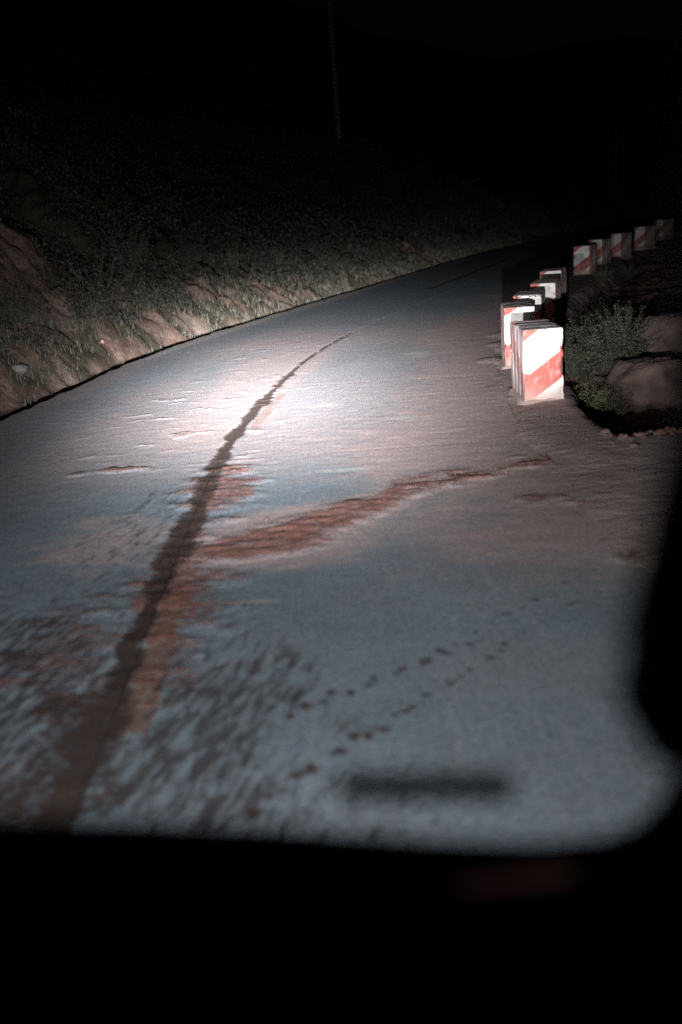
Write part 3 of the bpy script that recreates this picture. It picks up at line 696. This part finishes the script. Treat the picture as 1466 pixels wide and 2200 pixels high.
# ------------------------------------------------------------------ poles, litter
def pole(x, y, h, r, lean, label, mt='pole'):
    z = gz(x, y); e = empty('utility_pole', (x, y, z)); e.rotation_euler = (0, lean, 0); tag(e, label, 'utility pole')
    V, F = [], []; n = 12
    for j in range(9):
        rr = r*(1-.35*j/8)
        for i in range(n): V.append((rr*math.cos(i*6.2832/n), rr*math.sin(i*6.2832/n), -.6+(h+.6)*j/8))
    for j in range(8):
        for i in range(n): F.append((j*n+i, j*n+(i+1) % n, (j+1)*n+(i+1) % n, (j+1)*n+i))
    F.append(tuple(range(8*n, 9*n))); mesh_obj('shaft', V, F, MAT[mt], e)
    V, F = [], []
    for sx in (-1, 1):
        for a in (-.05, .05):
            for b in (-.05, .05): V.append((sx*.9, a, h-.8+b))
    F = [(0, 1, 3, 2), (4, 6, 7, 5), (0, 4, 5, 1), (2, 3, 7, 6), (0, 2, 6, 4), (1, 5, 7, 3)]
    c = mesh_obj('crossarm', V, F, MAT['stem'], e, False)
    for px in (-.8, 0, .8):
        V = []; F = []
        prof = ((0, .04), (.03, .05), (.06, .03), (.10, .055), (.14, .02))
        for zz, q in prof:
            for i in range(8): V.append((px+q*math.cos(i*.7854), q*math.sin(i*.7854), h-.75+zz))
        for j in range(4):
            for i in range(8): F.append((j*8+i, j*8+(i+1) % 8, (j+1)*8+(i+1) % 8, (j+1)*8+i))
        mesh_obj('insulator', V, F, MAT['cup'], c)
    return e
pole(1.55, 60.0, 16, .17, 0, 'pale utility pole rising from the dark hillside at the top centre')
pole(21.6, 75.0, 7.0, .10, 0, 'thin faint utility pole in the dark above the far striped blocks', 'stem')

def lathe(prof, n=14):
    V, F = [], []
    for r, z in prof:
        for i in range(n): V.append((r*math.cos(i*6.2832/n), r*math.sin(i*6.2832/n), z))
    for j in range(len(prof)-1):
        for i in range(n): F.append((j*n+i, j*n+(i+1) % n, (j+1)*n+(i+1) % n, (j+1)*n+i))
    return V, F
lx, ly = -4.05, 17.95
cup = empty('paper_cup', (lx, ly, gz(lx, ly)+.10), .5); cup.scale = (.62, .62, .62); cup.rotation_euler = (1.25, .3, .9); tag(cup, 'crumpled orange and white paper cup lying in the roadside grass', 'paper cup')
V, F = lathe([(.001, 0), (.040, 0), (.043, .03), (.052, .10), (.056, .13)]); mesh_obj('cup_body', V, F, MAT['cupred'], cup)
V, F = lathe([(.057, .128), (.060, .135), (.058, .142), (.050, .142), (.001, .14)]); mesh_obj('lid', V, F, MAT['cup'], cup)

# ------------------------------------------------------------------ vehicle round the camera
truck = empty('truck_cab', (-.40, .2, 0)); tag(truck, 'dark truck cab seen from inside, windscreen frame and dashboard in shadow', 'truck')
TRI = Matrix.Translation((-.40, .2, 0)).inverted()
def tpart(name, V, F, mat, parent=None, smooth=False):
    V = [tuple(TRI @ Vector(tuple(map(float, v)))) for v in V]
    return mesh_obj(name, V, F, mat, parent or truck, smooth)
def wy(z): return .80-.25*(z-1.54)                     # windscreen plane
right_side = [(.157, 1.519), (.223, 1.519), (.250, 1.530), (.268, 1.556), (.277, 1.585), (.279, 1.625), (.268, 1.72), (.252, 1.85), (.236, 1.98), (.226, 2.13), (.212, 2.35), (.195, 2.43), (.155, 2.48), (.09, 2.50)]
bottom = [(-.40, 1.612), (-.327, 1.605), (-.204, 1.588), (-.079, 1.566), (.048, 1.538)]
half = bottom + right_side + [(-.15, 2.51), (-.40, 2.515)]
outline = half + [(-.8-x, z) for x, z in half[-2:0:-1]]
on = len(outline); nrm_w = Vector((0, 1, .25)).normalized(); upw = Vector((0, -.25, 1)).normalized()
P3 = [Vector((x, wy(z), z)) for x, z in outline]
prof = [(0.0, -.012), (.010, -.022), (.05, -.030), (.12, -.030), (.14, .0), (.12, .02), (.02, .02), (.004, .010)]
V, F = [], []
for i in range(on):
    tg = (P3[(i+1) % on]-P3[i-1]).normalized(); outw = -tg.cross(nrm_w).normalized()
    for o_, n_ in prof: V.append(P3[i]+outw*o_+nrm_w*n_)
m = len(prof)
for i in range(on):
    for j in range(m): F.append((i*m+j, ((i+1) % on)*m+j, ((i+1) % on)*m+(j+1) % m, i*m+(j+1) % m))
fr = tpart('windscreen_frame', V, F, MAT['plastic'], smooth=True)
# pane
gm, gnt, gb = new_mat('windscreen_glass')
tb = N(gnt, 'ShaderNodeBsdfTransparent'); tb.inputs['Color'].default_value = (.965, .975, .975, 1)
gl = N(gnt, 'ShaderNodeBsdfGlossy'); gl.inputs['Roughness'].default_value = .02
fz = N(gnt, 'ShaderNodeFresnel'); fz.inputs['IOR'].default_value = 1.2
mx = N(gnt, 'ShaderNodeMixShader'); gnt.links.new(fz.outputs[0], mx.inputs[0]); gnt.links.new(tb.outputs[0], mx.inputs[1]); gnt.links.new(gl.outputs[0], mx.inputs[2])
gnt.links.new(mx.outputs[0], gnt.nodes['Material Output'].inputs['Surface'])
V, F = [], []
ctr = Vector((-.4, wy(2.05), 2.05))
for k in (0.004, .009):
    for p in P3: V.append(ctr+(p-ctr)*1.02+nrm_w*k)
F = [tuple(range(on)), tuple(range(2*on-1, on-1, -1))] + [(i, (i+1) % on, on+(i+1) % on, on+i) for i in range(on)]
tpart('windscreen', V, F, gm)
def box(c, s, bev=.012):
    x, y, z = s[0]/2, s[1]/2, s[2]/2; V, F = [], []
    for sz, k in ((-1, bev), (-1, 0), (1, 0), (1, bev)):
        zz = sz*(z if k else z-bev)
        X, Y = x-k, y-k; b = bev if not k else bev*.6
        for px, py in ((-X+b, -Y), (X-b, -Y), (X, -Y+b), (X, Y-b), (X-b, Y), (-X+b, Y), (-X, Y-b), (-X, -Y+b)): V.append((c[0]+px, c[1]+py, c[2]+zz))
    for r in range(3):
        for i in range(8): F.append((r*8+i, r*8+(i+1) % 8, (r+1)*8+(i+1) % 8, (r+1)*8+i))
    F += [tuple(range(7, -1, -1)), tuple(range(24, 32))]
    return V, F
def sweep_x(profile, xs):
    V, F = [], []; m = len(profile)
    for x in xs: V += [(x, y, z) for y, z in profile]
    for i in range(len(xs)-1):
        for j in range(m): F.append((i*m+j, i*m+(j+1) % m, (i+1)*m+(j+1) % m, (i+1)*m+j))
    F += [tuple(range(m)), tuple(range(len(V)-1, len(V)-m-1, -1))]
    return V, F
def tube(pts, r, n=10):
    V, F = [], []; pts = [Vector(p) for p in pts]
    for i, p in enumerate(pts):
        t = (pts[min(i+1, len(pts)-1)]-pts[max(i-1, 0)]).normalized(); a = t.cross(Vector((0, 0, 1)))
        a = a.normalized() if a.length > .05 else Vector((1, 0, 0)); b = t.cross(a)
        for k in range(n): V.append(p+a*(r*math.cos(k*6.2832/n))+b*(r*math.sin(k*6.2832/n)))
    for i in range(len(pts)-1):
        for k in range(n): F.append((i*n+k, i*n+(k+1) % n, (i+1)*n+(k+1) % n, (i+1)*n+k))
    F += [tuple(range(n)), tuple(range(len(V)-1, len(V)-n-1, -1))]
    return V, F
dash = tpart('dashboard', *sweep_x([(.845, 1.42), (.83, 1.455), (.79, 1.475), (.70, 1.465), (.55, 1.44), (.46, 1.41), (.40, 1.34), (.38, 1.20), (.44, 1.02), (.81, 1.0)], np.linspace(-1.17, .37, 9)), MAT['plastic'], smooth=True)
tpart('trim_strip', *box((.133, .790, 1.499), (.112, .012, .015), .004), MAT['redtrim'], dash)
_rb = MAT['redtrim'].node_tree.nodes['Principled BSDF']; _rb.inputs['Emission Color'].default_value = (1, .42, .42, 1); _rb.inputs['Emission Strength'].default_value = .019   # glow added to stand in for a dim sheen on the unlit trim
_wv, _wf = box((.060, wy(1.584)+.030, 1.584), (.165, .016, .025), .004)
wp = tpart('wiper', [(x, y+(x-.058)*.026, z-(x-.058)*.105) for x, y, z in _wv], _wf, MAT['rubber'])
tpart('wiper_arm', *tube([(.058, wy(1.6)+.032, 1.598), (.02, wy(1.55)+.034, 1.54), (-.02, wy(1.5)+.035, 1.47)], .0013), MAT['rubber'], wp)
# grab handle on the right pillar
gh = tpart('grab_handle', *tube([(.285, wy(2.05)-.03, 2.06), (.262, wy(1.95)-.055, 1.96), (.244, wy(1.86)-.065, 1.86), (.237, wy(1.77)-.065, 1.78), (.238, wy(1.73)-.060, 1.73), (.256, wy(1.70)-.05, 1.690), (.30, wy(1.68)-.02, 1.68)], .037), MAT['plastic'], smooth=True)
tpart('front_panel', *sweep_x([(.86, 1.40), (.90, 1.36), (.915, 1.0), (.90, .72), (.84, .72), (.82, 1.40)], np.linspace(-1.2, .40, 7)), MAT['body'], smooth=True)
tpart('bumper', *box((-.40, .93, .60), (1.66, .12, .20), .03), MAT['plastic'])
tpart('roof', *box((-.40, -.10, 2.66), (1.66, 1.35, .06), .03), MAT['body'])
tpart('floor', *box((-.40, 0, .86), (1.50, 1.45, .05), .02), MAT['plastic'])
tpart('back_wall', *box((-.40, -.78, 1.75), (1.60, .05, 1.75), .02), MAT['body'])
for sx in (-1, 1):
    d = tpart('door', *box((-.40+sx*.81, .0, 1.22), (.05, 1.45, .72), .02), MAT['body'])
    tpart('door_handle', *box((-.40+sx*.845, -.45, 1.42), (.025, .16, .03), .008), MAT['plastic'], d)
st_ = tpart('seat_bench', *box((-.40, -.35, 1.14), (1.40, .55, .22), .05), MAT['seat'])
tpart('backrest', *box((-.40, -.62, 1.60), (1.40, .14, .75), .05), MAT['seat'], st_)
for i in range(4): tpart('grille_bar', *box((-.40, .925, .92+i*.09), (.62, .02, .03), .006), MAT['metal'])

# ------------------------------------------------------------------ headlamps (two, both lit)
lm, lnt, lb = new_mat('lamp_lens'); lb.inputs['Emission Color'].default_value = (1, .95, .93, 1); lb.inputs['Emission Strength'].default_value = .4; lm.cycles.emission_sampling = 'NONE'
def beam_light(name, loc, power, yaw):
    L = bpy.data.lights.new(name, 'POINT'); L.energy = power; L.shadow_soft_size = .035; L.color = (1, 1, 1)
    L.use_nodes = True; nt = L.node_tree; em = nt.nodes['Emission']
    nv = N(nt, 'ShaderNodeTexCoord').outputs['Normal']; sp = N(nt, 'ShaderNodeSeparateXYZ'); nt.links.new(nv, sp.inputs[0]); x, y, z = sp.outputs
    fwd = M_(nt, 'MULTIPLY', z, -1.0)
    az = M_(nt, 'MULTIPLY', M_(nt, 'ARCTAN2', x, fwd), 57.2958)
    el = M_(nt, 'MULTIPLY', M_(nt, 'ARCSINE', y), 57.2958)
    def gauss(ca, sa, ce, sdn, sup, amp):
        a = M_(nt, 'DIVIDE', M_(nt, 'SUBTRACT', az, ca), sa); de = M_(nt, 'SUBTRACT', el, ce)
        up = M_(nt, 'GREATER_THAN', de, 0); se = M_(nt, 'ADD', sdn, M_(nt, 'MULTIPLY', up, sup-sdn)); e_ = M_(nt, 'DIVIDE', de, se)
        q = M_(nt, 'ADD', M_(nt, 'MULTIPLY', a, a), M_(nt, 'MULTIPLY', e_, e_))
        return M_(nt, 'MULTIPLY', M_(nt, 'EXPONENT', M_(nt, 'MULTIPLY', q, -.5)), amp)
    tot = None
    for g in BEAM:
        v = gauss(*g); tot = v if tot is None else M_(nt, 'ADD', tot, v)
    tot = M_(nt, 'MULTIPLY', tot, M_(nt, 'GREATER_THAN', fwd, .15))
    nt.links.new(tot, em.inputs['Strength']); em.inputs['Color'].default_value = (1.0, .985, .985, 1)
    o = bpy.data.objects.new(name, L); o.location = TRI @ Vector(loc); o.rotation_euler = (math.radians(90), 0, math.radians(-yaw))
    return o
# (azimuth, spread, elevation, spread below, spread above, intensity)
BEAM = [(-3.2, 4.4, -5.5, 1.6, 1.7, 36.0), (2.5, 6.0, -3.6, 2.4, 1.5, 12.0), (-1.0, 6.2, -6.3, 3.0, 2.4, 11.0), (5.0, 14, -3.0, 2.4, 2.8, 1.7), (0.0, 25, -4, 8, 9.0, .62), (-4, 42, -18, 15, 10, .145)]
for sx, nm in ((-1, 'left'), (1, 'right')):
    cx = -.40+sx*.52; V, F = lathe([(.001, -.05), (.075, -.05), (.088, 0), (.088, .012), (.078, .014), (.076, .004)], 24)
    R90 = Matrix.Rotation(math.radians(-90), 4, 'X')
    T = Matrix.Translation((cx, .935, 1.27))
    hl = tpart('headlamp', [T @ R90 @ Vector(v) for v in V], F, MAT['metal'], smooth=True)
    V, F = lathe([(.074, 0), (.06, .006), (.035, .010), (.001, .012)], 24)
    tpart('lens', [T @ R90 @ Vector(v) for v in V], F, lm, hl, True)
    lo = beam_light('headlamp_beam', (cx, 1.00, 1.29), LAMP_POWER, 0); link(lo, hl)
